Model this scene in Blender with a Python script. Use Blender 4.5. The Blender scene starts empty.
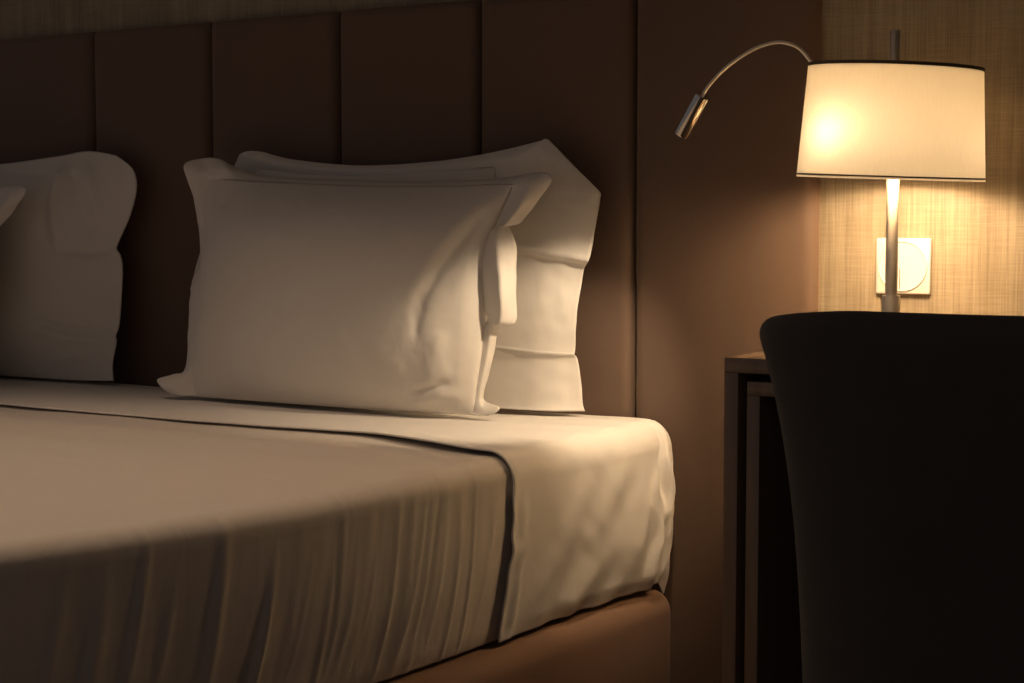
import bpy, bmesh, math, random
from mathutils import Vector, Matrix, noise, Quaternion

random.seed(4)
scene = bpy.context.scene
COL = scene.collection

# ------------------------------------------------------------------ camera
FPX = 1686.0
YAW, PITCH = math.radians(31.9), math.radians(-3.95)
CAM = Vector((1.295, -2.6, 0.911))
Fh = Vector((-math.sin(YAW), math.cos(YAW), 0))
Rt = Vector((math.cos(YAW), math.sin(YAW), 0))
Fw = Fh * math.cos(PITCH) + Vector((0, 0, math.sin(PITCH)))
Up = Rt.cross(Fw)
cam_d = bpy.data.cameras.new('camera')
cam_d.sensor_width = 36
cam_d.lens = 36 * FPX / 1024
cam_d.clip_start = 0.05
cam = bpy.data.objects.new('camera', cam_d)
COL.objects.link(cam)
M3 = Matrix((Rt, Up, -Fw)).transposed()
cam.matrix_world = Matrix.Translation(CAM) @ M3.to_4x4()
scene.camera = cam


def at(u, v, y):
    """point of the vertical plane at depth y that the photo shows at (u, v)"""
    d = Fw + Rt * ((u - 512) / FPX) - Up * ((v - 341.5) / FPX)
    return CAM + d * ((y - CAM.y) / d.y)


# ------------------------------------------------------------------ helpers
def mesh_obj(name, verts, faces, mat, parent=None, smooth=True):
    me = bpy.data.meshes.new(name)
    me.from_pydata([tuple(v) for v in verts], [], faces)
    me.validate()
    bm = bmesh.new()
    bm.from_mesh(me)
    bmesh.ops.recalc_face_normals(bm, faces=bm.faces[:])
    bm.to_mesh(me)
    bm.free()
    if smooth:
        me.polygons.foreach_set('use_smooth', [True] * len(me.polygons))
    me.materials.append(mat)
    o = bpy.data.objects.new(name, me)
    COL.objects.link(o)
    if parent:
        o.parent = parent
    return o


def bm_obj(name, bm, mat, parent=None, smooth_angle=40):
    bmesh.ops.recalc_face_normals(bm, faces=bm.faces[:])
    me = bpy.data.meshes.new(name)
    a = math.radians(smooth_angle)
    for f in bm.faces:
        f.smooth = True
    for e in bm.edges:
        if len(e.link_faces) == 2 and e.calc_face_angle(0) > a:
            e.smooth = False
    bm.to_mesh(me)
    bm.free()
    me.materials.append(mat)
    o = bpy.data.objects.new(name, me)
    COL.objects.link(o)
    if parent:
        o.parent = parent
    return o


def empty(name, loc=(0, 0, 0)):
    o = bpy.data.objects.new(name, None)
    o.empty_display_size = 0.05
    o.location = loc
    COL.objects.link(o)
    return o


def tag(o, label=None, cat=None, group=None, kind=None):
    for k, v in (('label', label), ('category', cat), ('group', group), ('kind', kind)):
        if v:
            o[k] = v
    return o


def unparent_loc(o, root):
    """child meshes are written in world space: shift them so the root's place cancels"""
    o.parent = root
    o.matrix_parent_inverse = Matrix.Translation(root.location).inverted()
    return o


def box(bm, x0, x1, y0, y1, z0, z1, bev=0.0, seg=3):
    r = bmesh.ops.create_cube(bm, size=1)
    vs = r['verts']
    for v in vs:
        v.co = Vector((x0 + (v.co.x + .5) * (x1 - x0), y0 + (v.co.y + .5) * (y1 - y0), z0 + (v.co.z + .5) * (z1 - z0)))
    if bev:
        es = list({e for v in vs for e in v.link_edges})
        bmesh.ops.bevel(bm, geom=es, offset=bev, segments=seg, profile=0.5, affect='EDGES', clamp_overlap=True)


def lathe(bm, prof, c, n=40, axis=None):
    """prof: list of (r, h) from bottom to top; axis: direction, default z"""
    c = Vector(c)
    q = Vector((0, 0, 1)).rotation_difference(Vector(axis).normalized()) if axis else Quaternion()
    rings = []
    for r, h in prof:
        if r < 1e-6:
            rings.append([bm.verts.new(c + q @ Vector((0, 0, h)))])
        else:
            rings.append([bm.verts.new(c + q @ Vector((r * math.cos(2 * math.pi * k / n), r * math.sin(2 * math.pi * k / n), h))) for k in range(n)])
    for a, b in zip(rings, rings[1:]):
        for k in range(n):
            k2 = (k + 1) % n
            if len(a) == 1 and len(b) == 1:
                continue
            if len(a) == 1:
                bm.faces.new((a[0], b[k2], b[k]))
            elif len(b) == 1:
                bm.faces.new((a[k], a[k2], b[0]))
            else:
                bm.faces.new((a[k], a[k2], b[k2], b[k]))


def catmull(pts, n):
    """resample a list of Vectors to n points with a Catmull-Rom spline"""
    out = []
    m = len(pts)
    for i in range(n):
        t = i / (n - 1) * (m - 1)
        k = min(int(t), m - 2)
        f = t - k
        p0 = pts[max(k - 1, 0)]
        p1, p2 = pts[k], pts[k + 1]
        p3 = pts[min(k + 2, m - 1)]
        out.append(0.5 * ((2 * p1) + (p2 - p0) * f + (2 * p0 - 5 * p1 + 4 * p2 - p3) * f * f + (3 * p1 - p0 - 3 * p2 + p3) * f ** 3))
    return out


def by_length(pts, n):
    """n points evenly spaced along the spline through pts"""
    d = catmull(pts, 300)
    L = [0]
    for a, b in zip(d, d[1:]):
        L.append(L[-1] + (b - a).length)
    out, k = [], 0
    for i in range(n):
        s = L[-1] * i / (n - 1)
        while k < len(L) - 2 and L[k + 1] < s:
            k += 1
        f = (s - L[k]) / max(L[k + 1] - L[k], 1e-9)
        out.append(d[k].lerp(d[k + 1], min(max(f, 0), 1)))
    return out


def tube(bm, pts, r, n=14):
    rs = r if isinstance(r, (list, tuple)) else [r] * len(pts)
    prev = None
    nrm = None
    for i, p in enumerate(pts):
        t = (pts[min(i + 1, len(pts) - 1)] - pts[max(i - 1, 0)]).normalized()
        if nrm is None:
            nrm = t.orthogonal().normalized()
        nrm = (nrm - t * nrm.dot(t)).normalized()
        b = t.cross(nrm)
        ring = [bm.verts.new(p + (nrm * math.cos(2 * math.pi * k / n) + b * math.sin(2 * math.pi * k / n)) * rs[i]) for k in range(n)]
        if prev:
            for k in range(n):
                bm.faces.new((prev[k], prev[(k + 1) % n], ring[(k + 1) % n], ring[k]))
        else:
            bm.faces.new(ring[::-1])
        prev = ring
    bm.faces.new(prev)


def sstep(a, b, x):
    t = min(max((x - a) / (b - a), 0), 1)
    return t * t * (3 - 2 * t)


def fbm(p, o=3):
    return noise.fractal(p, 1.0, 2.0, o)


# ------------------------------------------------------------------ materials
def new_mat(name):
    m = bpy.data.materials.new(name)
    m.use_nodes = True
    nt = m.node_tree
    return m, nt, nt.nodes['Principled BSDF']


def N(nt, t, **kw):
    n = nt.nodes.new(t)
    for k, v in kw.items():
        setattr(n, k, v)
    return n


def fabric(name, col, rough=0.85, weave=900, bump=0.15, wrinkle=0.0, sheen=0.2, vary=0.12, wr_scale=(14, 14, 14)):
    m, nt, b = new_mat(name)
    L = nt.links.new
    tc = N(nt, 'ShaderNodeTexCoord')
    ns = N(nt, 'ShaderNodeTexNoise')
    ns.inputs['Scale'].default_value = weave
    ns.inputs['Detail'].default_value = 3
    L(tc.outputs['Object'], ns.inputs['Vector'])
    n2 = N(nt, 'ShaderNodeTexNoise')
    n2.inputs['Scale'].default_value = 18
    n2.inputs['Detail'].default_value = 4
    L(tc.outputs['Object'], n2.inputs['Vector'])
    mx = N(nt, 'ShaderNodeMix', data_type='RGBA')
    mx.inputs[6].default_value = (*[c * (1 - vary) for c in col], 1)
    mx.inputs[7].default_value = (*[min(c * (1 + vary), 1) for c in col], 1)
    ad = N(nt, 'ShaderNodeMath', operation='MULTIPLY_ADD')
    ad.inputs[1].default_value = 0.5
    L(ns.outputs['Fac'], ad.inputs[0])
    hf = N(nt, 'ShaderNodeMath', operation='MULTIPLY')
    hf.inputs[1].default_value = 0.5
    L(n2.outputs['Fac'], hf.inputs[0])
    L(hf.outputs[0], ad.inputs[2])
    L(ad.outputs[0], mx.inputs[0])
    L(mx.outputs[2], b.inputs['Base Color'])
    b.inputs['Roughness'].default_value = rough
    b.inputs['Sheen Weight'].default_value = sheen
    b.inputs['Specular IOR Level'].default_value = 0.25
    bp = N(nt, 'ShaderNodeBump')
    bp.inputs['Strength'].default_value = bump
    bp.inputs['Distance'].default_value = 0.001
    L(ns.outputs['Fac'], bp.inputs['Height'])
    last = bp
    if wrinkle:
        mp = N(nt, 'ShaderNodeMapping')
        mp.inputs['Scale'].default_value = wr_scale
        L(tc.outputs['Object'], mp.inputs['Vector'])
        n3 = N(nt, 'ShaderNodeTexNoise')
        n3.inputs['Scale'].default_value = 1
        n3.inputs['Detail'].default_value = 3
        n3.inputs['Distortion'].default_value = 0.6
        L(mp.outputs[0], n3.inputs['Vector'])
        b2 = N(nt, 'ShaderNodeBump')
        b2.inputs['Strength'].default_value = wrinkle
        b2.inputs['Distance'].default_value = 0.01
        L(n3.outputs['Fac'], b2.inputs['Height'])
        L(bp.outputs[0], b2.inputs['Normal'])
        last = b2
    L(last.outputs[0], b.inputs['Normal'])
    return m


def metal(name, col, rough):
    m, nt, b = new_mat(name)
    b.inputs['Base Color'].default_value = (*col, 1)
    b.inputs['Metallic'].default_value = 1
    b.inputs['Roughness'].default_value = rough
    ns = N(nt, 'ShaderNodeTexNoise')
    ns.inputs['Scale'].default_value = 60
    rr = N(nt, 'ShaderNodeMapRange')
    rr.inputs[3].default_value = rough * .8
    rr.inputs[4].default_value = rough * 1.2
    nt.links.new(ns.outputs['Fac'], rr.inputs[0])
    nt.links.new(rr.outputs[0], b.inputs['Roughness'])
    return m


def wood(name, col):
    m, nt, b = new_mat(name)
    L = nt.links.new
    tc = N(nt, 'ShaderNodeTexCoord')
    mp = N(nt, 'ShaderNodeMapping')
    mp.inputs['Scale'].default_value = (60, 60, 4)
    L(tc.outputs['Object'], mp.inputs['Vector'])
    ns = N(nt, 'ShaderNodeTexNoise')
    ns.inputs['Scale'].default_value = 1.5
    ns.inputs['Detail'].default_value = 6
    L(mp.outputs[0], ns.inputs['Vector'])
    mx = N(nt, 'ShaderNodeMix', data_type='RGBA')
    mx.inputs[6].default_value = (*[c * .75 for c in col], 1)
    mx.inputs[7].default_value = (*[c * 1.25 for c in col], 1)
    L(ns.outputs['Fac'], mx.inputs[0])
    L(mx.outputs[2], b.inputs['Base Color'])
    b.inputs['Roughness'].default_value = 0.26
    bp = N(nt, 'ShaderNodeBump')
    bp.inputs['Strength'].default_value = 0.1
    bp.inputs['Distance'].default_value = 0.001
    L(ns.outputs['Fac'], bp.inputs['Height'])
    L(bp.outputs[0], b.inputs['Normal'])
    return m


def plain(name, col, rough=0.5):
    m, nt, b = new_mat(name)
    ns = N(nt, 'ShaderNodeTexNoise')
    ns.inputs['Scale'].default_value = 40
    mx = N(nt, 'ShaderNodeMix', data_type='RGBA')
    mx.inputs[6].default_value = (*[c * .97 for c in col], 1)
    mx.inputs[7].default_value = (*[min(c * 1.03, 1) for c in col], 1)
    nt.links.new(ns.outputs['Fac'], mx.inputs[0])
    nt.links.new(mx.outputs[2], b.inputs['Base Color'])
    b.inputs['Roughness'].default_value = rough
    return m


def wallpaper(name):
    m, nt, b = new_mat(name)
    L = nt.links.new
    tc = N(nt, 'ShaderNodeTexCoord')

    def nz(scale, detail=2):
        mp = N(nt, 'ShaderNodeMapping')
        mp.inputs['Scale'].default_value = scale
        L(tc.outputs['Object'], mp.inputs['Vector'])
        n = N(nt, 'ShaderNodeTexNoise')
        n.inputs['Scale'].default_value = 1
        n.inputs['Detail'].default_value = detail
        L(mp.outputs[0], n.inputs['Vector'])
        return n.outputs['Fac']

    def mth(op, a, c):
        n = N(nt, 'ShaderNodeMath', operation=op)
        for i, s in enumerate((a, c)):
            if isinstance(s, (int, float)):
                n.inputs[i].default_value = s
            else:
                L(s, n.inputs[i])
        return n.outputs[0]
    vert = nz((420, 420, 9), 3)          # fine vertical threads
    broad = nz((70, 70, 2.5), 2)         # wider vertical streaks
    horiz = nz((22, 22, 520), 2)         # slubs across
    patch = nz((18, 18, 14), 2)          # where the slubs gather
    h2 = mth('MULTIPLY', horiz, patch)
    s = mth('ADD', mth('MULTIPLY', vert, .5), mth('MULTIPLY', broad, .35))
    s = mth('ADD', s, mth('MULTIPLY', h2, .5))
    cr = N(nt, 'ShaderNodeValToRGB')
    cr.color_ramp.elements[0].position = .38
    cr.color_ramp.elements[0].color = (.205, .16, .105, 1)
    cr.color_ramp.elements[1].position = .72
    cr.color_ramp.elements[1].color = (.37, .305, .215, 1)
    L(s, cr.inputs[0])
    L(cr.outputs[0], b.inputs['Base Color'])
    b.inputs['Roughness'].default_value = .8
    bp = N(nt, 'ShaderNodeBump')
    bp.inputs['Strength'].default_value = .35
    bp.inputs['Distance'].default_value = .001
    L(s, bp.inputs['Height'])
    L(bp.outputs[0], b.inputs['Normal'])
    return m


def shade_mat(name):
    m, nt, b = new_mat(name)
    nt.nodes.remove(b)
    out = nt.nodes['Material Output']
    L = nt.links.new
    tc = N(nt, 'ShaderNodeTexCoord')
    mp = N(nt, 'ShaderNodeMapping')
    mp.inputs['Scale'].default_value = (500, 500, 40)
    L(tc.outputs['Object'], mp.inputs['Vector'])
    ns = N(nt, 'ShaderNodeTexNoise')
    ns.inputs['Scale'].default_value = 1
    L(mp.outputs[0], ns.inputs['Vector'])
    mx = N(nt, 'ShaderNodeMix', data_type='RGBA')
    mx.inputs[6].default_value = (.84, .775, .635, 1)
    mx.inputs[7].default_value = (.92, .855, .715, 1)
    L(ns.outputs['Fac'], mx.inputs[0])
    d = N(nt, 'ShaderNodeBsdfDiffuse')
    t = N(nt, 'ShaderNodeBsdfTranslucent')
    L(mx.outputs[2], d.inputs['Color'])
    L(mx.outputs[2], t.inputs['Color'])
    ms = N(nt, 'ShaderNodeMixShader')
    ms.inputs[0].default_value = SHADE_T
    L(d.outputs[0], ms.inputs[1])
    L(t.outputs[0], ms.inputs[2])
    L(ms.outputs[0], out.inputs['Surface'])
    return m


def emit(name, col, s):
    m, nt, b = new_mat(name)
    b.inputs['Base Color'].default_value = (.9, .9, .9, 1)
    b.inputs['Emission Color'].default_value = (*col, 1)
    b.inputs['Emission Strength'].default_value = s
    return m


SHADE_T = 0.064
WARM = (1.0, 0.705, 0.42)
M_linen = fabric('white_linen', (.74, .70, .65), weave=1400, bump=.08, wrinkle=.17, vary=.03, wr_scale=(20, 20, 9))
M_sheet = fabric('white_sheet', (.76, .72, .67), weave=1400, bump=.10, wrinkle=.20, vary=.03, wr_scale=(20, 20, 14))
M_spread = fabric('pale_cotton', (.66, .60, .53), weave=1200, bump=.12, wrinkle=.16, vary=.05, wr_scale=(34, 34, 5))
M_head = fabric('brown_upholstery', (.145, .096, .072), rough=.7, weave=1500, bump=.15, vary=.05, sheen=.45)
M_head.node_tree.nodes['Principled BSDF'].inputs['Sheen Roughness'].default_value = .45
M_head.node_tree.nodes['Principled BSDF'].inputs['Sheen Tint'].default_value = (.9, .62, .42, 1)
M_base = fabric('brown_base_fabric', (.20, .115, .074), rough=.6, weave=900, bump=.15, vary=.06, sheen=.1)
M_chair = fabric('charcoal_chair_fabric', (.078, .064, .053), rough=.9, weave=1000, bump=.4, vary=.2, sheen=.1)
M_wood = wood('dark_wood', (.25, .17, .112))
M_gap = plain('black_recess', (.012, .010, .009), .7)
M_legwood = wood('black_stained_wood', (.03, .022, .017))
M_steel = metal('brushed_steel', (.50, .46, .41), .38)
M_arm = metal('satin_flexible_arm', (.88, .82, .74), .5)
M_chrome = metal('polished_chrome', (.70, .68, .64), .12)
M_trim = plain('brown_trim_tape', (.10, .07, .04), .6)
M_plate = plain('white_plastic', (.80, .78, .74), .35)
M_slot = plain('socket_hole_dark', (.05, .045, .04), .5)
M_paper = wallpaper('woven_wallpaper')
M_paint = plain('ceiling_paint', (.72, .69, .64), .9)
M_carpet = fabric('brown_carpet', (.10, .075, .055), rough=.95, weave=500, bump=.6, vary=.25)
M_shade = shade_mat('cream_shade_fabric')
M_bulb = emit('glowing_bulb_glass', WARM, 148)
M_lens = emit('glowing_reading_lens', (1.0, .78, .55), 12)
M_ceramic = plain('lamp_holder_plastic', (.75, .72, .66), .4)

# ------------------------------------------------------------------ room
WALL_Y = 0.02
bm = bmesh.new()
box(bm, -3.6, 2.6, WALL_Y, WALL_Y + .12, 0, 2.6)
tag(bm_obj('wall_back', bm, M_paper), kind='structure')
bm = bmesh.new()
box(bm, 2.6, 2.72, -3.4, WALL_Y + .12, 0, 2.6)
tag(bm_obj('wall_right', bm, M_paper), kind='structure')
bm = bmesh.new()
box(bm, -3.72, 2.72, -3.4, WALL_Y + .12, -.1, 0)
tag(bm_obj('floor', bm, M_carpet), kind='structure')
bm = bmesh.new()
box(bm, -3.72, 2.72, -3.4, WALL_Y + .12, 2.6, 2.7)
tag(bm_obj('ceiling', bm, M_paint), kind='structure')

# ------------------------------------------------------------------ headboard
HB_TOP, HB_BOT, PW = 1.322, 0.02, 0.327
SEAMS = [at(u, 200, 0).x for u in (632.5, 477.5, 337.5, 209.5, 93)]
SEAMS += [SEAMS[-1] - PW * k for k in (1, 2, 3)]
spans = [(SEAMS[0], at(817, 200, 0).x)] + [(SEAMS[k + 1], SEAMS[k]) for k in range(7)]
hb = empty('headboard', (-1.05, 0, 0))
tag(hb, 'tall dark brown upholstered headboard of wide vertical padded panels behind the bed', 'headboard')


def panel(x0, x1):
    """a padded panel: soft rolled edges, a slight belly, real back at the wall"""
    nx, nz = 30, 40
    g = .0022
    x0 += g
    x1 -= g
    r, T = .019, .0195
    vs, fs = [], []

    def prm(i, n):                      # crowd samples at the edges
        t = i / n
        return .5 - .5 * math.cos(math.pi * t)
    for j in range(nz + 1):
        for i in range(nx + 1):
            x = x0 + (x1 - x0) * prm(i, nx)
            z = HB_BOT + (HB_TOP - HB_BOT) * prm(j, nz)
            d = min(x - x0, x1 - x)
            e = min(z - HB_BOT, HB_TOP - z)
            rr = 0
            for q, ra in ((d, r), (e, .012)):
                if q < ra:
                    rr += ra - math.sqrt(max(ra * ra - (ra - q) ** 2, 0))
            belly = .004 * math.sin(math.pi * (x - x0) / (x1 - x0))
            y = min(.0165, rr - belly + .0012 * noise.noise(Vector((x * 9, z * 5, 3))))
            vs.append((x, y, z))
    w = nx + 1
    for j in range(nz):
        for i in range(nx):
            fs.append((j * w + i, j * w + i + 1, (j + 1) * w + i + 1, (j + 1) * w + i))
    # back and rim
    rim = [i for i in range(w)] + [j * w + nx for j in range(1, nz + 1)] + [nz * w + i for i in range(nx - 1, -1, -1)] + [j * w for j in range(nz - 1, 0, -1)]
    b0 = len(vs)
    for k in rim:
        vs.append((vs[k][0], T, vs[k][2]))
    m = len(rim)
    for k in range(m):
        fs.append((rim[k], rim[(k + 1) % m], b0 + (k + 1) % m, b0 + k))
    fs.append(tuple(range(b0, b0 + m)))
    return mesh_obj('panel', vs, fs, M_head)


for x0, x1 in spans:
    unparent_loc(panel(x0, x1), hb)

# ------------------------------------------------------------------ bed
BX0, BX1 = -2.26, .020
ZT, ZB = .578, .292
Y_FOOT = -2.08


def section(x0, x1, zt, zb, r, n_side, n_arc, n_top, sink):
    """cross-section of the bed from the right hem over the top to the left hem: (x, z, nx, nz, s)"""
    P = []
    for i in range(n_side):
        t = i / n_side
        z = zb + (zt - r - zb) * t
        bul = .008 * math.sin(math.pi * t)
        P.append((x1 - .008 + bul, z, 1, 0))
    for i in range(n_arc + 1):
        a = math.pi / 2 * i / n_arc
        P.append((x1 - .008 - r + r * math.cos(a), zt - r + r * math.sin(a), math.cos(a), math.sin(a)))
    Q = []
    for i in range(1, n_top):
        t = i / n_top
        P.append((x1 - .008 - r - (x1 - x0 - 2 * r - .016) * t, zt, 0, 1))
    for p in reversed(P[:n_side + n_arc + 1]):
        Q.append((x0 + x1 - p[0], p[1], -p[2], p[3]))
    return P + Q


def warp(p):
    """the near long side: the top edge draws in towards the foot, the hem is tucked under a little"""
    k = sstep(-1.2, -.15, p.x)
    h = min(max((ZT - p.z) / (ZT - ZB), 0), 1)
    w = min(max(-p.y - .8, 0), .9)
    p.x -= k * (.18 * w * w + h * (.004 + .050 * max(-p.y, 0)))
    p.z += .008 * k * sstep(-.95, -1.5, p.y) * (1 - h)
    return p


def bed_cover(name, mat, y0, y1, x0, x1, zt, zb, r, disp, ny, parent=None, thick=0.0, head_cap=True, foot=True, n_side=60, n_top=140, edge=None, edge_at=0, gather=1.0, lower=None):
    """cloth or mattress skin: the section swept from the head end y0 to y1; edge() bends the end chosen by edge_at"""
    sec = section(x0, x1, zt, zb, r, n_side, 22, n_top, 0)
    ns = len(sec)
    vs, fs, rows = [], [], []
    S = [0]
    for a, b in zip(sec, sec[1:]):
        S.append(S[-1] + math.hypot(a[0] - b[0], a[1] - b[1]))

    def row(y, fy, drop=None, out=0.0):
        ids = []
        for k, (x, z, nx, nz) in enumerate(sec):
            yy = y + (edge(x, z) * fy if edge else 0)
            d = disp(x, yy, z, nx, nz, S[k])
            zz = z + nz * d
            if drop is not None:
                zz = min(zz, drop)
            if lower:
                zz -= lower(x, yy, z)
            vs.append(warp(Vector((x + nx * d, yy - out, zz))))
            ids.append(len(vs) - 1)
        rows.append(ids)
    for j in range(ny + 1):
        t = j / ny
        g = t ** gather if edge_at == 0 else t
        if edge_at == 1:                 # rows crowd both at the wall and at the turned edge
            g = .5 * t ** 1.5 + .5 * (1 - (1 - t) ** 1.5)
        row(y0 + (y1 - y0) * g, (1 - g) if edge_at == 0 else g)
    if foot:
        rf = .05
        for a in range(1, 9):
            ang = math.pi / 2 * a / 8
            row(y1, 0, zt - rf + rf * math.cos(ang), rf * math.sin(ang))
        for a in range(1, 6):
            row(y1, 0, zt - rf - (zt - rf - zb) * a / 5, rf)
    for a, b in zip(rows, rows[1:]):
        for k in range(ns - 1):
            fs.append((a[k], a[k + 1], b[k + 1], b[k]))
    if head_cap:
        fs.append(tuple(rows[0]))
    o = mesh_obj(name, vs, fs, mat, parent)
    if thick:
        md = o.modifiers.new('cloth_thickness', 'SOLIDIFY')
        md.thickness = thick
        md.offset = -1
    return o


bed = empty('bed', (-1.13, -1.05, 0))
tag(bed, 'wide double bed with a brown upholstered base standing against the padded headboard', 'bed')


def shift(o):
    return unparent_loc(o, bed)


def edge_y(x, z):
    """where the turned-down sheet ends on the bedspread"""
    h = min(max((ZT - z) / (ZT - ZB), 0), 1)
    e = -.435 + .010 * math.sin(x * 3.1 + .6) + .004 * noise.noise(Vector((x * 9, 2, 1)))
    e -= .100 * sstep(-.36, .01, x)
    if x > -.1:
        e += -.006 * sstep(.2, .6, h) + .010 * noise.noise(Vector((0, h * 7, 4))) * sstep(.1, .3, h)
    return e


# everything is laid on the same section; each layer lies a little further out
LX1, LZT = BX1 - .016, ZT - .016


def matt_disp(x, y, z, nx, nz, s):
    return -.006 - (.016 if nx > .2 or nx < -.2 else 0) * sstep(.2, .6, abs(nx))


mt = shift(bed_cover('mattress', M_sheet, -.012, -2.0, BX0 + .016, LX1, LZT, ZB + .004, .055, matt_disp, 60, n_side=30, n_top=40))

bm = bmesh.new()
box(bm, BX0 - .004, BX1 + .002, -2.09, -.012, .075, ZB - .003, bev=.040, seg=8)
shift(bm_obj('bed_base', bm, M_base))
for x in (BX0 + .12, BX1 - .12):
    for y in (-.12, -1.95):
        bm = bmesh.new()
        lathe(bm, [(0, 0), (.022, 0), (.024, .004), (.03, .08), (0, .08)], (x, y, 0), 24)
        shift(bm_obj('leg', bm, M_legwood))

# bedspread over the lower part of the mattress
random.seed(11)
PLEATS = []
yy = -.50
while yy > -2.1:
    near = yy > -1.0
    yy -= random.uniform(.016, .040) if near else random.uniform(.03, .09)
    w = random.uniform(.004, .008) if near else random.uniform(.006, .013)
    PLEATS.append((yy, w, (random.uniform(.0016, .0040) if near else random.uniform(.0025, .0075)) * random.choice((1, 1, 1, -.6)), random.uniform(-.1, .3), random.uniform(.45, 1.2), random.uniform(-.05, .02)))


def spread_disp(x, y, z, nx, nz, s):
    d = .0085 + .0015 * fbm(Vector((x * 4, y * 4, z * 4 + 2)))
    if nx > .05:
        h = (ZT - z) / (ZT - ZB)
        e = 0
        for yc, w, a, h0, h1, sl in PLEATS:
            q = (y - yc - sl * (h - .2)) / w
            if abs(q) < 3:
                e += a * math.exp(-q * q) * sstep(h0 - .1, h0 + .35, h) * (1 - sstep(h1, h1 + .3, h))
        g = sstep(-1.05, -.66, y)
        e += .0022 * noise.noise(Vector((y * 46 + 1.2 * h, h * 1.1, 3))) * (.35 + g) * sstep(0, .2, h)
        k = sstep(-.545, -.62, y)
        d += e * min(1, nx * 1.4) * (.03 + .97 * k)
        d += .006 * (noise.noise(Vector((y * 3.2, h * 1.4, 8))) + .3) * sstep(.1, .6, h) * k
        d -= .003 * sstep(.9, 1.0, h)
    else:
        ye = edge_y(x, ZT)
        # ripples that follow the turned edge across the top
        d += .0045 * math.exp(-((y - ye + .075 + .02 * math.sin(x * 5)) / .016) ** 2) * sstep(-.50, -.12, x)
        d += .0015 * math.sin(y * 42 + 2 * noise.noise(Vector((x * 3, y * 2, 5)))) * sstep(-.95, -.6, y)
    return d


def spread_edge(x, z):
    return edge_y(x, z) + .435 + .05


bs = bed_cover('bedspread', M_spread, -.435, -2.03, BX0 + .016, LX1, LZT, ZB + .004, .030, spread_disp, 380, thick=.003, head_cap=False, n_side=80, n_top=120, edge=spread_edge, gather=1.25)
tag(bs, 'pale cotton bedspread draped over the lower bed, its side hanging in fine folds', 'bedspread')


def sheet_disp(x, y, z, nx, nz, s):
    ye = edge_y(x, z)
    fr = y - ye                                   # distance from the loose edge
    far = sstep(.02, .12, fr)
    d = .0145 + .002 * sstep(-.6, -.15, x) + .004 * sstep(-1.9, -2.15, x) + .0015 * fbm(Vector((x * 5, y * 5, z * 5 + 7))) * far
    if nz > .5 and nx < .3:
        d += .0014 * math.sin(y * 60 + 3 * noise.noise(Vector((x * 6, y * 3, 1)))) * sstep(-.35, -.1, x) * far
    d += (.0012 + .0023 * sstep(-.7, -.2, x)) * math.exp(-(fr / .010) ** 2)      # hem roll
    if nx > .15:
        h = (ZT - z) / (ZT - ZB)
        # corner tuck near the wall: puckers and a pinched hem
        for yc, w, a, h0, h1 in ((-.062, .008, -.012, .10, .42), (-.048, .010, .010, .12, .50), (-.022, .007, -.007, .2, .9), (-.085, .016, .007, .3, 1.0), (-.052, .009, -.011, .62, 1.05), (-.035, .011, .008, .55, 1.0), (-.075, .010, .009, .62, .95), (-.125, .02, .005, .4, 1.0)):
            yy = yc - .03 * (h - .4) + .006 * math.sin(h * 14 + yc * 90)
            d += a * math.exp(-((y - yy) / w) ** 2) * sstep(h0 - .12, h0 + .1, h) * (1 - sstep(h1 - .1, h1 + .15, h))
        # soft fan of diagonal pulls towards the tucked corner
        ph = (y + .10) * 34 + h * 5
        d += .0030 * math.sin(ph * 1.6 + 2 * noise.noise(Vector((y * 5, z * 7, 2)))) * sstep(.1, .7, h) * far
        d += .0045 * (noise.noise(Vector((y * 14 + h * 3, z * 9, 4))) + .2) * far
        # crumpled loose edge
        d += .0016 * noise.noise(Vector((y * 36 + h * 5, h * 6, 11))) * math.exp(-((fr - .07) / .07) ** 2) * sstep(.02, .15, fr) * sstep(.05, .3, h)
        d += .0010 * noise.noise(Vector((y * 24 - h * 7, h * 4, 17))) * far
        d += .006 * max(noise.noise(Vector((h * 9, y * 20, 6))), -.1) * math.exp(-((fr - .018) / .022) ** 2) * sstep(.25, .5, h)
        d += .004 * math.exp(-((fr - .03) / .012) ** 2) * sstep(.15, .35, h)
        d -= .008 * sstep(.88, 1.0, h) * far
    # the end at the wall rolls in
    d -= .012 * sstep(-.03, -.008, y) ** 2
    return d


def sheet_lower(x, y, z):
    h = (ZT - z) / (ZT - ZB)
    if x < -.2:
        return 0
    return sstep(.80, 1.0, h) * (.022 * math.exp(-((y + .022) / .012) ** 2) - .004 * math.exp(-((y + .05) / .012) ** 2) + .004 * noise.noise(Vector((y * 18, 0, 2))))


ws = bed_cover('bed_sheet', M_sheet, -.012, -.435, BX0 + .016, LX1, LZT, ZB + .006, .034, sheet_disp, 190, thick=.003, head_cap=False, foot=False, n_side=90, n_top=150, edge=lambda x, z: edge_y(x, z) + .435, edge_at=1, lower=sheet_lower)
tag(ws, 'white sheet over the head end of the mattress, its edge lying on the bedspread', 'sheet')
REST = ZT + .0035                                 # lowest a pillow may reach


# ------------------------------------------------------------------ pillows
def V3(t):
    return Vector((t[0], t[1], 0))


def soft_rest(z):
    """flatten what would sink into the bed"""
    k = z - REST
    return REST + (k if k > .012 else .012 * math.exp(min((k - .012) / .012, 0)))


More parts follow.
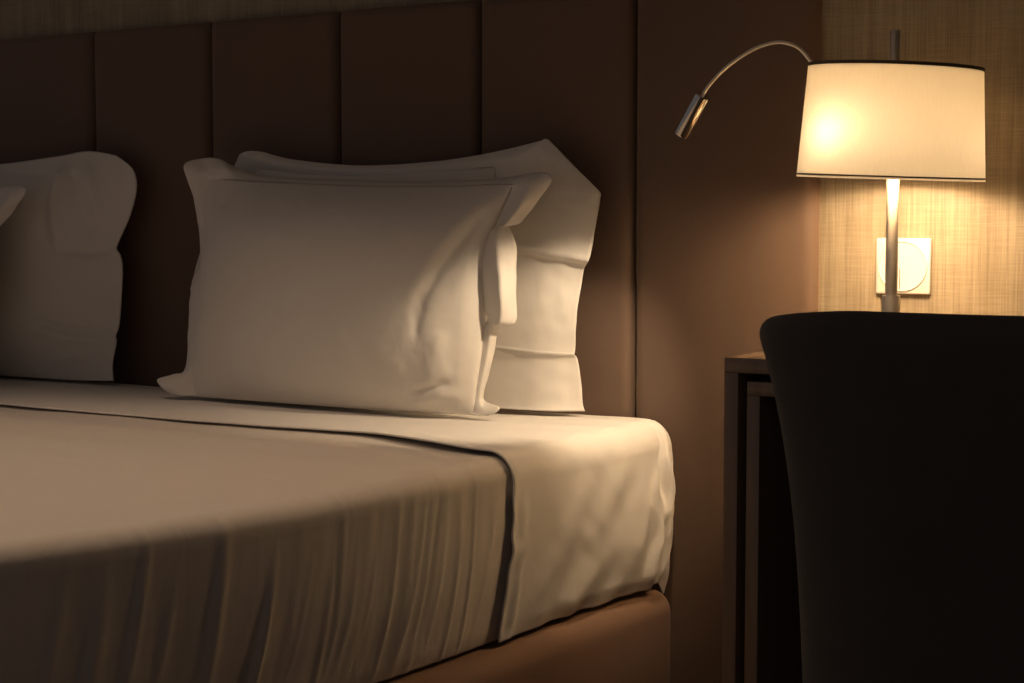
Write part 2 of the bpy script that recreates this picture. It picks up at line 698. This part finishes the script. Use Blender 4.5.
def pillow_body(name, top, right, bottom, left, ytop, ybot, Tf, Tb, creases, nu=150, nv=110, nrm=(0.25, -.96, .08), seed=0, mat=None, pf=2.4, wr=.0012, pw=.68, pw_top=None):
    """cushion between four outline curves (left to right / top to bottom); belly front and back"""
    n = Vector(nrm).normalized()
    T_ = by_length([V3(p) for p in top], nu + 1)
    B_ = by_length([V3(p) for p in bottom], nu + 1)
    L_ = by_length([V3(p) for p in left], nv + 1)
    R_ = by_length([V3(p) for p in right], nv + 1)
    front, back = [], []
    for j in range(nv + 1):
        v = j / nv
        for i in range(nu + 1):
            u = i / nu
            p = (1 - v) * T_[i] + v * B_[i] + (1 - u) * L_[j] + u * R_[j] - ((1 - u) * (1 - v) * T_[0] + u * (1 - v) * T_[-1] + (1 - u) * v * B_[0] + u * v * B_[-1])
            y = ytop + (ybot - ytop) * v
            m = at(p.x, p.y, y)
            a = abs(2 * u - 1)
            b = abs(2 * v - 1)
            e = max(1 - a ** pf, 0) ** pw * max(1 - b ** (pf + .4), 0) ** ((pw_top or pw) if v < .5 else pw)
            q = Vector((u * 9, v * 7, seed))
            d = Tf * e
            d += (wr * fbm(q) + wr * .9 * noise.noise(Vector((u * 26, v * 5, seed + 3))) * (a ** 3 + b ** 3)) * min(e * 4, 1)
            for poly, amp, w, side in creases:
                best, sgn, tt = 1e9, 1, 0
                for k, (c0, c1) in enumerate(zip(poly, poly[1:])):
                    ax, ay = c1[0] - c0[0], c1[1] - c0[1]
                    l2 = ax * ax + ay * ay
                    t = min(max(((p.x - c0[0]) * ax + (p.y - c0[1]) * ay) / l2, 0), 1)
                    dx, dy = p.x - c0[0] - ax * t, p.y - c0[1] - ay * t
                    r = math.hypot(dx, dy)
                    if r < best:
                        best, tt = r, (k + t) / (len(poly) - 1)
                        sgn = 1 if ax * dy - ay * dx > 0 else -1
                fade = min(1, 5 * tt + .15) * min(1, 5 * (1 - tt) + .15)
                g = best / w
                if g < 4:
                    if side == 0:
                        d += amp * math.exp(-g * g) * fade * min(e * 3, 1)
                    else:
                        s = g * sgn * side       # a step: high one side, sharp drop, slow return
                        d += amp * fade * min(e * 3, 1) * ((math.exp(-(s / 2.2) ** 2)) if s > 0 else math.exp(-(s / .45) ** 2))
            p1, p2 = m + n * d, m - n * (Tb * e)
            for q_ in (m, p1, p2):
                q_.z = soft_rest(q_.z)
            front.append(p1)
            back.append(p2)
    vs = front[:]
    w = nu + 1
    fs = []
    bi = {}
    for j in range(nv + 1):
        for i in range(nu + 1):
            k = j * w + i
            if i in (0, nu) or j in (0, nv):
                bi[k] = k
            else:
                bi[k] = len(vs)
                vs.append(back[k])
    for j in range(nv):
        for i in range(nu):
            q = (j * w + i, j * w + i + 1, (j + 1) * w + i + 1, (j + 1) * w + i)
            fs.append(q)
            fs.append(tuple(bi[k] for k in reversed(q)))
    return mesh_obj(name, vs, fs, mat or M_linen)


def flange(stations, per=9, cols=14, seed=0, amp=.0015, mat=None, crisp=0.0):
    """flat hemmed border of a pillowcase; each station: points (u, v, depth) from the seam outward"""
    lanes = len(stations[0])
    lines = []
    for k in range(lanes):
        pts = [at(*st[k]) for st in stations]
        lines.append(catmull(pts, (len(stations) - 1) * per + 1))
    rows = []
    for i in range(len(lines[0])):
        lane = [ln[i] for ln in lines]
        sm = catmull(lane, cols)
        if crisp:
            for c_ in range(cols):
                t_ = c_ / (cols - 1) * (lanes - 1)
                k_ = min(int(t_), lanes - 2)
                sm[c_] = sm[c_].lerp(lane[k_].lerp(lane[k_ + 1], t_ - k_), crisp)
        rows.append(sm)
    vs, fs = [], []
    for i, r in enumerate(rows):
        for k, p in enumerate(r):
            t = k / (cols - 1)
            d = amp * t * noise.noise(p * 40 + Vector((seed, 0, 0)))
            w_ = p + Vector((.2, -1, 0)) * d
            w_.z = soft_rest(w_.z - .002) + .002
            vs.append(w_)
    for i in range(len(rows) - 1):
        for k in range(cols - 1):
            fs.append((i * cols + k, i * cols + k + 1, (i + 1) * cols + k + 1, (i + 1) * cols + k))
    o = mesh_obj('flange', vs, fs, mat or M_linen)
    md = o.modifiers.new('cloth_thickness', 'SOLIDIFY')
    md.thickness = .0025
    md.offset = 0
    return o


# --- front pillow of the near pair
FY_T, FY_B = -.135, -.195
fp = empty('pillow', (-.55, -.2, ZT))
tag(fp, 'plump white pillow leaning at the front of the pair nearest the lamp', 'pillow', 'pillows on the bed')
body = pillow_body(
    'pillowcase',
    top=[(206, 176), (240, 180), (300, 183), (380, 186), (450, 186), (490, 184), (514, 184)],
    right=[(514, 184), (497, 222), (487, 255), (486, 305), (482, 350), (476, 395), (476, 417)],
    bottom=[(192, 402), (250, 407), (330, 413), (400, 417), (476, 417)],
    left=[(206, 176), (204, 225), (201, 270), (197, 320), (193, 370), (192, 402)],
    ytop=FY_T, ybot=FY_B, Tf=.085, Tb=.05, pw_top=1.05,
    creases=[
        ([(516, 188), (482, 222), (448, 272), (434, 303), (430, 332)], -.0050, 4.5, 0),
        ([(506, 184), (470, 220), (436, 270), (420, 305)], .0030, 9, 0),
        ([(508, 205), (484, 245), (464, 300)], .0030, 10, 0),
        ([(434, 290), (427, 310), (429, 345)], -.0035, 4, 0),
        ([(452, 330), (448, 352), (452, 380)], .0022, 6, 0),
        ([(520, 182), (500, 200), (488, 222)], .003, 5, 0),
        ([(300, 184), (296, 215), (302, 250)], .0016, 8, 0),
        ([(360, 410), (366, 370), (358, 330)], .0018, 9, 0),
        ([(320, 412), (316, 385), (322, 350)], .0018, 6, 0),
        ([(418, 392), (436, 388), (456, 382)], -.006, 4, 0),
        ([(470, 395), (440, 399), (415, 405)], .005, 6, 0),
        ([(445, 330), (440, 370), (446, 400)], .004, 10, 0),
        ([(212, 176), (214, 200), (213, 225)], .004, 4, 0),
        ([(236, 178), (230, 195), (227, 210)], -.004, 5, 0),
        ([(232, 370), (229, 388), (230, 402)], .003, 4, 0),
        ([(270, 340), (282, 375), (285, 402)], .002, 8, 0),
    ], seed=1)
unparent_loc(body, fp)
yT, yB = FY_T, FY_B
unparent_loc(flange([
    ((198, 401, -.195), (180, 399, -.215), (172, 396, -.215)),
    ((196, 394, -.195), (176, 390, -.215), (157, 381, -.21)),
    ((195, 382, -.19), (184, 378, -.20), (172, 375, -.19)),
    ((196, 360, -.185), (191, 364, -.18), (186, 368, -.165)),
    ((199, 320, -.175), (195, 320, -.165), (189, 322, -.15)),
    ((202, 285, -.165), (198, 284, -.155), (192, 283, -.14)),
    ((204, 262, -.16), (203, 262, -.145), (201, 262, -.13)),
    ((205, 230, -.15), (202, 228, -.145), (199, 226, -.135)),
    ((208, 200, -.14), (200, 198, -.145), (192, 192, -.145)),
    ((211, 182, -.135), (198, 175, -.145), (184, 166, -.15)),
    ((220, 181, -.135), (210, 169, -.135), (200, 159, -.13)),
    ((232, 182, -.135), (227, 170, -.130), (219, 159, -.12)),
    ((243, 183, -.135), (242, 174, -.12), (236, 168, -.105)),
    ((270, 184, -.135), (269, 179, -.12), (267, 177, -.10)),
    ((340, 187, -.135), (340, 182, -.12), (340, 180, -.10)),
    ((420, 189, -.135), (422, 184, -.12), (424, 182, -.10)),
    ((485, 187, -.135), (490, 182, -.125), (494, 179, -.11)),
    ((508, 187, -.135), (522, 179, -.130), (540, 173, -.125)),
    ((511, 191, -.135), (530, 185, -.14), (552, 179, -.13)),
    ((505, 206, -.14), (520, 206, -.15), (538, 200, -.13)),
    ((495, 228, -.15), (506, 224, -.155), (522, 221, -.14)),
    ((491, 231, -.15), (499, 227, -.160), (510, 226, -.140)),
    ((488, 238, -.155), (496, 233, -.168), (513, 236, -.150)),
    ((482, 258, -.16), (497, 254, -.178), (516, 247, -.150)),
    ((481, 280, -.165), (500, 278, -.184), (516, 270, -.150)),
    ((484, 305, -.17), (501, 304, -.186), (516, 305, -.155)),
    ((488, 316, -.17), (500, 320, -.183), (516, 320, -.160)),
    ((487, 322, -.17), (497, 325, -.180), (510, 325, -.165)),
    ((484, 328, -.172), (492, 328, -.175), (499, 328, -.165)),
    ((479, 365, -.18), (485, 366, -.18), (492, 362, -.165)),
    ((474, 398, -.19), (479, 400, -.19), (483, 398, -.175)),
    ((474, 412, -.195), (485, 414, -.20), (499, 408, -.195)),
    ((468, 418, -.195), (478, 419, -.20), (488, 418, -.20)),
], seed=2, cols=17, crisp=.85, amp=.004), fp)

# --- rear pillow of the near pair
rp = empty('pillow', (-.5, -.06, ZT))
tag(rp, 'white pillow standing behind, its wide hemmed border lit beside the headboard seam', 'pillow', 'pillows on the bed')
body = pillow_body(
    'pillowcase',
    top=[(258, 166), (300, 173), (360, 175), (430, 171), (470, 168), (498, 166)],
    right=[(498, 166), (486, 250), (480, 350), (476, 408)],
    bottom=[(196, 397), (300, 402), (400, 407), (476, 408)],
    left=[(258, 166), (222, 220), (198, 290), (191, 375), (196, 397)],
    ytop=-.055, ybot=-.075, Tf=.045, Tb=.045, creases=[], nu=100, nv=80, seed=5)
unparent_loc(body, rp)
unparent_loc(flange([
    ((200, 300, -.07), (194, 296, -.07), (190, 290, -.07)),
    ((226, 220, -.06), (220, 216, -.06), (214, 210, -.06)),
    ((258, 176, -.055), (246, 170, -.06), (236, 163, -.06)),
    ((262, 170, -.055), (252, 160, -.065), (243, 153, -.06)),
    ((272, 171, -.055), (266, 161, -.065), (260, 152, -.055)),
    ((300, 174, -.055), (298, 167, -.06), (294, 160, -.05)),
    ((360, 176, -.055), (360, 170, -.055), (360, 166, -.045)),
    ((430, 173, -.055), (432, 167, -.055), (434, 162, -.045)),
    ((485, 167, -0.055), (488, 160, -0.055), (492, 153, -0.045)),
    ((494, 168, -0.056), (520, 154, -0.056), (538, 142, -0.046)),
    ((495, 170, -0.057), (525, 154, -0.056), (546, 139, -0.044)),
    ((496, 172, -0.058), (530, 157, -0.056), (554, 145, -0.044)),
    ((496, 178, -0.06), (540, 178, -0.062), (588, 180, -0.047)),
    ((496, 184, -0.062), (545, 189, -0.064), (600, 192, -0.049)),
    ((495, 192, -0.064), (545, 197, -0.066), (600, 199, -0.051)),
    ((493, 205, -0.068), (544, 214, -0.073), (597, 218, -0.058)),
    ((490, 228, -0.074), (542, 243, -0.083), (591, 252, -0.069)),
    ((489, 234, -0.076), (541, 250, -0.086), (589, 259, -0.072)),
    ((489, 238, -0.076), (541, 254, -0.084), (588, 262, -0.07)),
    ((488, 242, -0.074), (540, 258, -0.078), (586, 265, -0.062)),
    ((488, 252, -0.074), (540, 268, -0.076), (583, 274, -0.058)),
    ((484, 310, -0.082), (538, 312, -0.082), (577, 312, -0.062)),
    ((482, 340, -0.084), (537, 346, -0.084), (575, 349, -0.062)),
    ((481, 345, -0.085), (536, 352, -0.086), (574, 354, -0.064)),
    ((481, 348, -0.084), (536, 354.5, -0.084), (575, 356, -0.061)),
    ((480, 352, -0.083), (536, 357, -0.082), (577, 358, -0.057)),
    ((480, 362, -0.082), (537, 366, -0.08), (579, 366, -0.055)),
    ((478, 384, -0.086), (540, 388, -0.084), (582, 388, -0.057)),
    ((476, 402, -0.088), (542, 404, -0.089), (583, 404, -0.061)),
    ((476, 410, -0.088), (542, 412, -0.096), (585, 412, -0.066)),
], seed=6, cols=22, per=8, amp=.003), rp)

# --- rear pillow of the far pair
lp = empty('pillow', (-1.6, -.06, ZT))
tag(lp, 'white pillow standing at left by the headboard with a rounded drooping top corner', 'pillow', 'pillows on the bed')
body = pillow_body(
    'pillowcase',
    top=[(-215, 182), (-120, 168), (-50, 166), (0, 164), (58, 156), (88, 151), (116, 155)],
    right=[(116, 155), (133, 169), (137, 188), (131, 214), (119, 242), (117, 249), (121, 256), (123, 272), (120, 322), (116, 336), (117, 342), (113, 364), (114, 382)],
    bottom=[(-225, 378), (-100, 378), (0, 380), (60, 384), (114, 382)],
    left=[(-215, 182), (-222, 280), (-225, 378)],
    ytop=-.055, ybot=-.080, Tf=.066, Tb=.035, pw=1.5, pf=3.4,
    creases=[([(66, 160), (64, 200), (69, 255)], 0.0114, 6, 0),
             ([(57, 164), (56, 210), (60, 250)], -0.0076, 6, 0),
             ([(76, 166), (86, 200), (98, 240)], -0.0095, 5, 0),
             ([(88, 160), (98, 190), (108, 226)], 0.0076, 6, 0),
             ([(70, 252), (95, 254), (119, 250)], -0.0076, 4, 0),
             ([(44, 322), (75, 330), (119, 336)], -0.0095, 4, 0),
             ([(46, 330), (75, 338), (117, 344)], 0.0057, 5, 0),
             ([(55, 364), (75, 357), (108, 362)], 0.0076, 5, 0),
             ([(80, 345), (82, 360), (78, 372)], 0.0076, 5, 0),
             ([(-10, 166), (20, 174), (60, 176)], -0.0057, 6, 0)], seed=9, nu=170, nv=90)
unparent_loc(body, lp)

# --- front pillow of the far pair: only its hemmed corner reaches into the frame
fl = fp.copy()
COL.objects.link(fl)
fl.location = fp.location + Vector((-1.243, -.058, .019))
fl.rotation_euler = (0, math.radians(4), 0)
fl['label'] = 'white pillow cut off by the left picture edge, only its pointed hem corner showing'
for ch in list(fp.children):
    c = ch.copy()
    COL.objects.link(c)
    c.parent = fl
    c.matrix_parent_inverse = ch.matrix_parent_inverse.copy()

# ------------------------------------------------------------------ desk
DX0, DX1, DF, DZ = .322, 1.62, -.485, .730
desk = empty('desk', ((DX0 + DX1) / 2, DF / 2, 0))
tag(desk, 'dark wooden desk with a double stepped front frame, between bed and chair', 'desk')
t = .021


def dk(o):
    return unparent_loc(o, desk)


bm = bmesh.new()
box(bm, DX0, DX1, DF, .0, DZ - t, DZ, bev=.0012, seg=2)
dk(bm_obj('desk_top', bm, M_wood))
for x in (DX0, DX1 - t):
    bm = bmesh.new()
    box(bm, x, x + t, DF, .0, 0, DZ - t, bev=.0012, seg=2)
    dk(bm_obj('side_panel', bm, M_wood))
g = .0115                                   # shadow gap, then the inner frame
ix0, ix1, iz = DX0 + t + g, DX1 - t - g, DZ - t - g
ft = .019
bm = bmesh.new()
box(bm, ix0, ix0 + ft, DF + .004, -.02, 0, iz - ft, bev=.001, seg=2)
box(bm, ix1 - ft, ix1, DF + .004, -.02, 0, iz - ft, bev=.001, seg=2)
box(bm, ix0, ix1, DF + .004, -.02, iz - ft, iz, bev=.001, seg=2)
dk(bm_obj('inner_frame', bm, M_wood))
bm = bmesh.new()
box(bm, DX0 + t, DX1 - t, DF + .05, -.004, DZ - t - g, DZ - t)
box(bm, DX0 + t, ix0, DF + .05, -.004, 0, iz)
box(bm, ix1, DX1 - t, DF + .05, -.004, 0, iz)
dk(bm_obj('shadow_gap_filler', bm, M_gap))
bm = bmesh.new()
box(bm, ix0 + ft, ix1 - ft, -.06, -.04, .02, iz - ft)
dk(bm_obj('back_panel', bm, M_gap))

# ------------------------------------------------------------------ chair
CX, CYB = .868, -1.02                        # centre line, rearmost point of the back
chair = empty('chair', (CX, -.75, 0))
tag(chair, 'charcoal upholstered chair with a wide curved back, pulled up to the desk', 'chair')


def ch_(o):
    return unparent_loc(o, chair)


def chair_back():
    """barrel back: outer and inner skins joined by a rolled rim"""
    nz, na = 46, 60
    z0, z1 = .36, .828
    vs, fs = [], []

    def halfw(z):
        f = (z - z0) / (z1 - z0)
        return .2615 + .0495 * max(f, 0) ** 3.4

    def pt(a, z, off):
        # a in [-1, 1] along the wrap; off = inward offset
        w = halfw(z) - off
        ang = a * 1.42
        x = w * math.sin(ang) / math.sin(1.42)
        # flat back, ends wrapping forward
        y = CYB + off + .012 * (1 - (z - z0) / (z1 - z0)) * 0 + .15 * (abs(a) ** 2.6) * (1 - off * 2)
        y -= .05 * ((z - z0) / (z1 - z0))
        return Vector((CX + x, y, z))
    T = .05
    ring = []
    # closed loop of the vertical section: outer up, round rim, inner down
    prof = [(z0 + (z1 - .03 - z0) * k / nz, 0.0) for k in range(nz + 1)]
    for k in range(1, 13):
        an = math.pi * k / 13
        prof.append((z1 - .03 + .03 * math.sin(an), T / 2 - T / 2 * math.cos(an)))
    prof += [(z0 + (z1 - .03 - z0) * (1 - k / nz), T) for k in range(nz + 1)]
    m = len(prof)
    for i in range(na + 1):
        a = -1 + 2 * i / na
        # rounded upper corners: the rim comes down at both ends
        c = max(abs(a) - .86, 0) / .14
        dz = .030 * (1 - math.sqrt(max(1 - c * c, 0))) + .012 * sstep(.35, .95, abs(a))
        for z, off in prof:
            f = max((z - z0) / (z1 - z0), 0)
            vs.append(pt(a, z - dz * f ** 6, off))
    for i in range(na):
        for k in range(m):
            k2 = (k + 1) % m
            fs.append((i * m + k, (i + 1) * m + k, (i + 1) * m + k2, i * m + k2))
    # rounded ends
    for i in (0, na):
        fs.append(tuple(i * m + k for k in range(m)))
    return mesh_obj('backrest', vs, fs, M_chair)


cb = chair_back()
md = cb.modifiers.new('soft_edges', 'BEVEL')
md.width = .012
md.segments = 4
md.limit_method = 'ANGLE'
md.angle_limit = math.radians(50)
ch_(cb)
bm = bmesh.new()
box(bm, CX - .222, CX + .222, CYB + .03, -.52, .37, .47, bev=.035, seg=6)
ch_(bm_obj('seat', bm, M_chair))
for sx in (-1, 1):
    for y in (CYB + .07, -.56):
        bm = bmesh.new()
        lathe(bm, [(0, 0), (.014, 0), (.022, .365), (0, .365)], (CX + sx * .2, y, 0), 20)
        ch_(bm_obj('leg', bm, M_legwood))

# ------------------------------------------------------------------ table lamp
LY = -.162
LX = at(892, 240, LY).x
lamp = empty('table_lamp', (LX, LY, DZ))
tag(lamp, 'lit table lamp with a cream drum shade and steel stem, on the desk', 'lamp')


def lm(o, par=None):
    return unparent_loc(o, lamp)


bm = bmesh.new()
lathe(bm, [(0, 0), (.082, 0), (.085, .003), (.085, .010), (.082, .013), (.02, .0145), (0, .0145)], (LX, LY, DZ), 56)
lm(bm_obj('base', bm, M_steel))
bm = bmesh.new()
lathe(bm, [(0, .0145), (.0142, .0145), (.0142, .070), (.0132, .072), (.0132, .076), (0, .076)], (LX, LY, DZ), 32)
lm(bm_obj('collar', bm, M_steel))
bm = bmesh.new()
lathe(bm, [(0, .076), (.0092, .076), (.0092, .30), (.0076, .302), (.0076, .466), (.0068, .468), (0, .468)], (LX, LY, DZ), 32)
lm(bm_obj('stem', bm, M_steel))

# shade: slightly askew frustum, two rings joined by a thin fabric wall
Z_B, Z_T = at(890, 179, LY).z, at(898, 66.5, LY).z
cB = Vector((LX, LY, Z_B)) - Rt * .0046
cT = Vector((LX, LY, Z_T)) + Rt * .0010
TILT_B = Rt * .028 - Fh * .040
TILT_T = Rt * .046 - Fh * .036


def ring_pt(c, r, a):
    x, y = r * math.cos(a), r * math.sin(a)
    tl = TILT_B.lerp(TILT_T, (c.z - Z_B) / (Z_T - Z_B))
    z = -(x * tl.x + y * tl.y)
    return c + Vector((x, y, z))


rB, rT = .1372, .1270
na = 96
bm = bmesh.new()
rows = []
for off in (0, -.0012):
    for j in range(13) if off == 0 else range(12, -1, -1):
        f = j / 12
        rows.append([bm.verts.new(ring_pt(cB.lerp(cT, f), rB + (rT - rB) * f + off, 2 * math.pi * k / na)) for k in range(na)])
# single skin (cloth) so that it glows evenly
for vv in rows[13:]:
    for v in vv:
        bm.verts.remove(v)
rows = rows[:13]
for a, b in zip(rows, rows[1:]):
    for k in range(na):
        bm.faces.new((a[k], a[(k + 1) % na], b[(k + 1) % na], b[k]))
shade = bm_obj('lamp_shade', bm, M_shade)
lm(shade)


def band(name, f0, f1, mat, grow):
    bm = bmesh.new()
    rr = []
    for f, o in ((f0, grow), (f1, grow), (f1, -grow), (f0, -grow)):
        rr.append([bm.verts.new(ring_pt(cB.lerp(cT, f), rB + (rT - rB) * f + o, 2 * math.pi * k / na)) for k in range(na)])
    for q in range(4):
        a, b = rr[q], rr[(q + 1) % 4]
        for k in range(na):
            bm.faces.new((a[k], a[(k + 1) % na], b[(k + 1) % na], b[k]))
    o = bm_obj(name, bm, mat)
    o.parent = shade
    o.matrix_parent_inverse = shade.matrix_parent_inverse.inverted() @ Matrix.Identity(4) if False else Matrix.Identity(4)
    return o


band('trim', .975, 1.004, M_trim, .0009)
band('trim', .018, .032, M_trim, .0009)

# two bulbs held sideways by short arms on the stem
for HB in (at(847, 134, LY - .084), Vector((LX + .050, LY + .014, Z_B + .042))):
    c = Vector((LX, LY, HB.z))
    dr = (HB - c).normalized()
    L0 = (HB - c).length
    bm = bmesh.new()
    lathe(bm, [(0, -.034), (.011, -.034), (.0115, -.026), (.017, -.015), (.022, -.003), (.0235, .005), (.0215, .014), (.015, .021), (.007, .024), (0, .0245)], HB - dr * .004, 32, dr)
    lm(tag(bm_obj('bulb', bm, M_bulb), 'glowing bulb'))
    bm = bmesh.new()
    lathe(bm, [(0, .006), (.010, .006), (.0145, .010), (.0145, L0 - .043), (.012, L0 - .038), (0, L0 - .038)], c, 28, dr)
    lm(bm_obj('bulb_holder', bm, M_ceramic))

# shade carrier: three spokes from the stem to the top ring
bm = bmesh.new()
for k in range(3):
    a = 2 * math.pi * k / 3 + .4
    p1 = ring_pt(cB.lerp(cT, .955), rB + (rT - rB) * .955 - .002, a)
    tube(bm, [Vector((LX, LY, Z_T - .010)), p1], .0016, 8)
lm(bm_obj('shade_carrier', bm, M_steel))

# unseen cover added across the shade top to hold back uplight
bm = bmesh.new()
f_ = .965
rr = [[bm.verts.new(ring_pt(cB.lerp(cT, f_), (rB + (rT - rB) * f_ - .0015) * q, 2 * math.pi * k / na)) for k in range(na)] for q in (1, .7, .4, .08)]
for a, b in zip(rr, rr[1:]):
    for k in range(na):
        bm.faces.new((a[k], a[(k + 1) % na], b[(k + 1) % na], b[k]))
lm(bm_obj('added_uplight_cover', bm, M_shade))

# flexible reading arm
npts = [Vector((LX, LY, Z_T - .05)), at(862, 108, LY - .01), at(830, 84, LY - .02), at(813, 64, LY - .03), at(800, 49, -.200), at(786, 43, -.21), at(772, 43, -.215), at(752, 50, -.22),
        at(728, 66, -.225), at(711, 83, -.23), at(702, 96, -.23)]
bm = bmesh.new()
tube(bm, catmull(npts, 90), .0028, 12)
arm = lm(bm_obj('reading_arm', bm, M_arm))
h0, h1 = at(703, 95, -.234), at(681, 135, -.228)
ax = (h1 - h0)
Lh = ax.length
bm = bmesh.new()
lathe(bm, [(0, 0), (.0105, 0), (.0125, .002), (.0125, Lh - .002), (.0115, Lh), (.0095, Lh), (.009, Lh - .006), (0, Lh - .006)], h0, 36, ax)
hd = bm_obj('reading_head', bm, M_chrome)
hd.parent = arm
tag(hd, 'polished chrome reading lamp head')
bm = bmesh.new()
lathe(bm, [(0, Lh - .0055), (.0088, Lh - .0055), (.006, Lh - .003), (0, Lh - .002)], h0, 28, ax)
lens = bm_obj('lens', bm, M_lens)
lens.parent = arm
tag(lens, 'small lit lens in the end of the reading lamp head')
sp = bpy.data.lights.new('reading_spot', 'SPOT')
sp.energy = 11
sp.color = (1.0, .76, .50)
sp.spot_size = math.radians(68)
sp.spot_blend = .6
sp.shadow_soft_size = .008
so = bpy.data.objects.new('reading_spot', sp)
COL.objects.link(so)
so.location = h0 + ax.normalized() * (Lh + .001)
so.rotation_euler = (ax.normalized()).to_track_quat('-Z', 'Y').to_euler()

# ------------------------------------------------------------------ wall socket
SC = at(904.5, 266, WALL_Y)
sk = empty('wall_switch', SC)
tag(sk, 'square white wall switch plate with a round inset, behind the lamp stem', 'switch')
bm = bmesh.new()
box(bm, SC.x - .0445, SC.x + .0445, WALL_Y - .009, WALL_Y, SC.z - .0445, SC.z + .0445, bev=.0025, seg=3)
unparent_loc(bm_obj('plate', bm, M_plate), sk)
yf = WALL_Y - .009
bm = bmesh.new()
lathe(bm, [(.0405, -.001), (.0405, .0014), (.0396, .0024), (.0384, .0020), (.0376, .0006), (.037, .0004), (0, .0004)], (SC.x, yf, SC.z), 64, (0, -1, 0))
unparent_loc(bm_obj('round_inset', bm, M_plate), sk)
bm = bmesh.new()
box(bm, SC.x - .0048, SC.x - .0040, yf - .0014, yf - .0003, SC.z - .0375, SC.z - .004)
unparent_loc(bm_obj('center_slot', bm, M_slot), sk)

# ------------------------------------------------------------------ light
# recessed downlight in the ceiling over the bed (above the frame)
DLX, DLY = -.60, -1.35
dl = empty('ceiling_downlight', (DLX, DLY, 2.6))
tag(dl, 'round recessed downlight in the ceiling above the bed', 'ceiling light')
bm = bmesh.new()
lathe(bm, [(.036, -.001), (.052, -.001), (.055, -.004), (.052, -.008), (.040, -.008), (.036, -.004), (.036, -.001)], (DLX, DLY, 2.6), 40)
unparent_loc(bm_obj('bezel', bm, M_steel), dl)
bm = bmesh.new()
lathe(bm, [(0, -.001), (.035, -.001), (.035, -.003), (0, -.003)], (DLX, DLY, 2.6), 40)
unparent_loc(bm_obj('lens', bm, emit('glowing_downlight_lens', (1, .72, .48), 12)), dl)
dsp = bpy.data.lights.new('downlight_spot', 'SPOT')
dsp.energy = 62
dsp.color = (1.0, .70, .48)
dsp.spot_size = math.radians(74)
dsp.spot_blend = .7
dsp.shadow_soft_size = .035
dso = bpy.data.objects.new('downlight_spot', dsp)
COL.objects.link(dso)
dso.location = (DLX, DLY, 2.588)

w = bpy.data.worlds.new('world')
scene.world = w
w.use_nodes = True
bg = w.node_tree.nodes['Background']
bg.inputs[0].default_value = (1.0, .885, .87, 1)
bg.inputs[1].default_value = .092

scene.view_settings.view_transform = 'Standard'
scene.view_settings.look = 'None'
scene.view_settings.gamma = 1
scene.view_settings.exposure = 0
scene.view_settings.use_curve_mapping = False
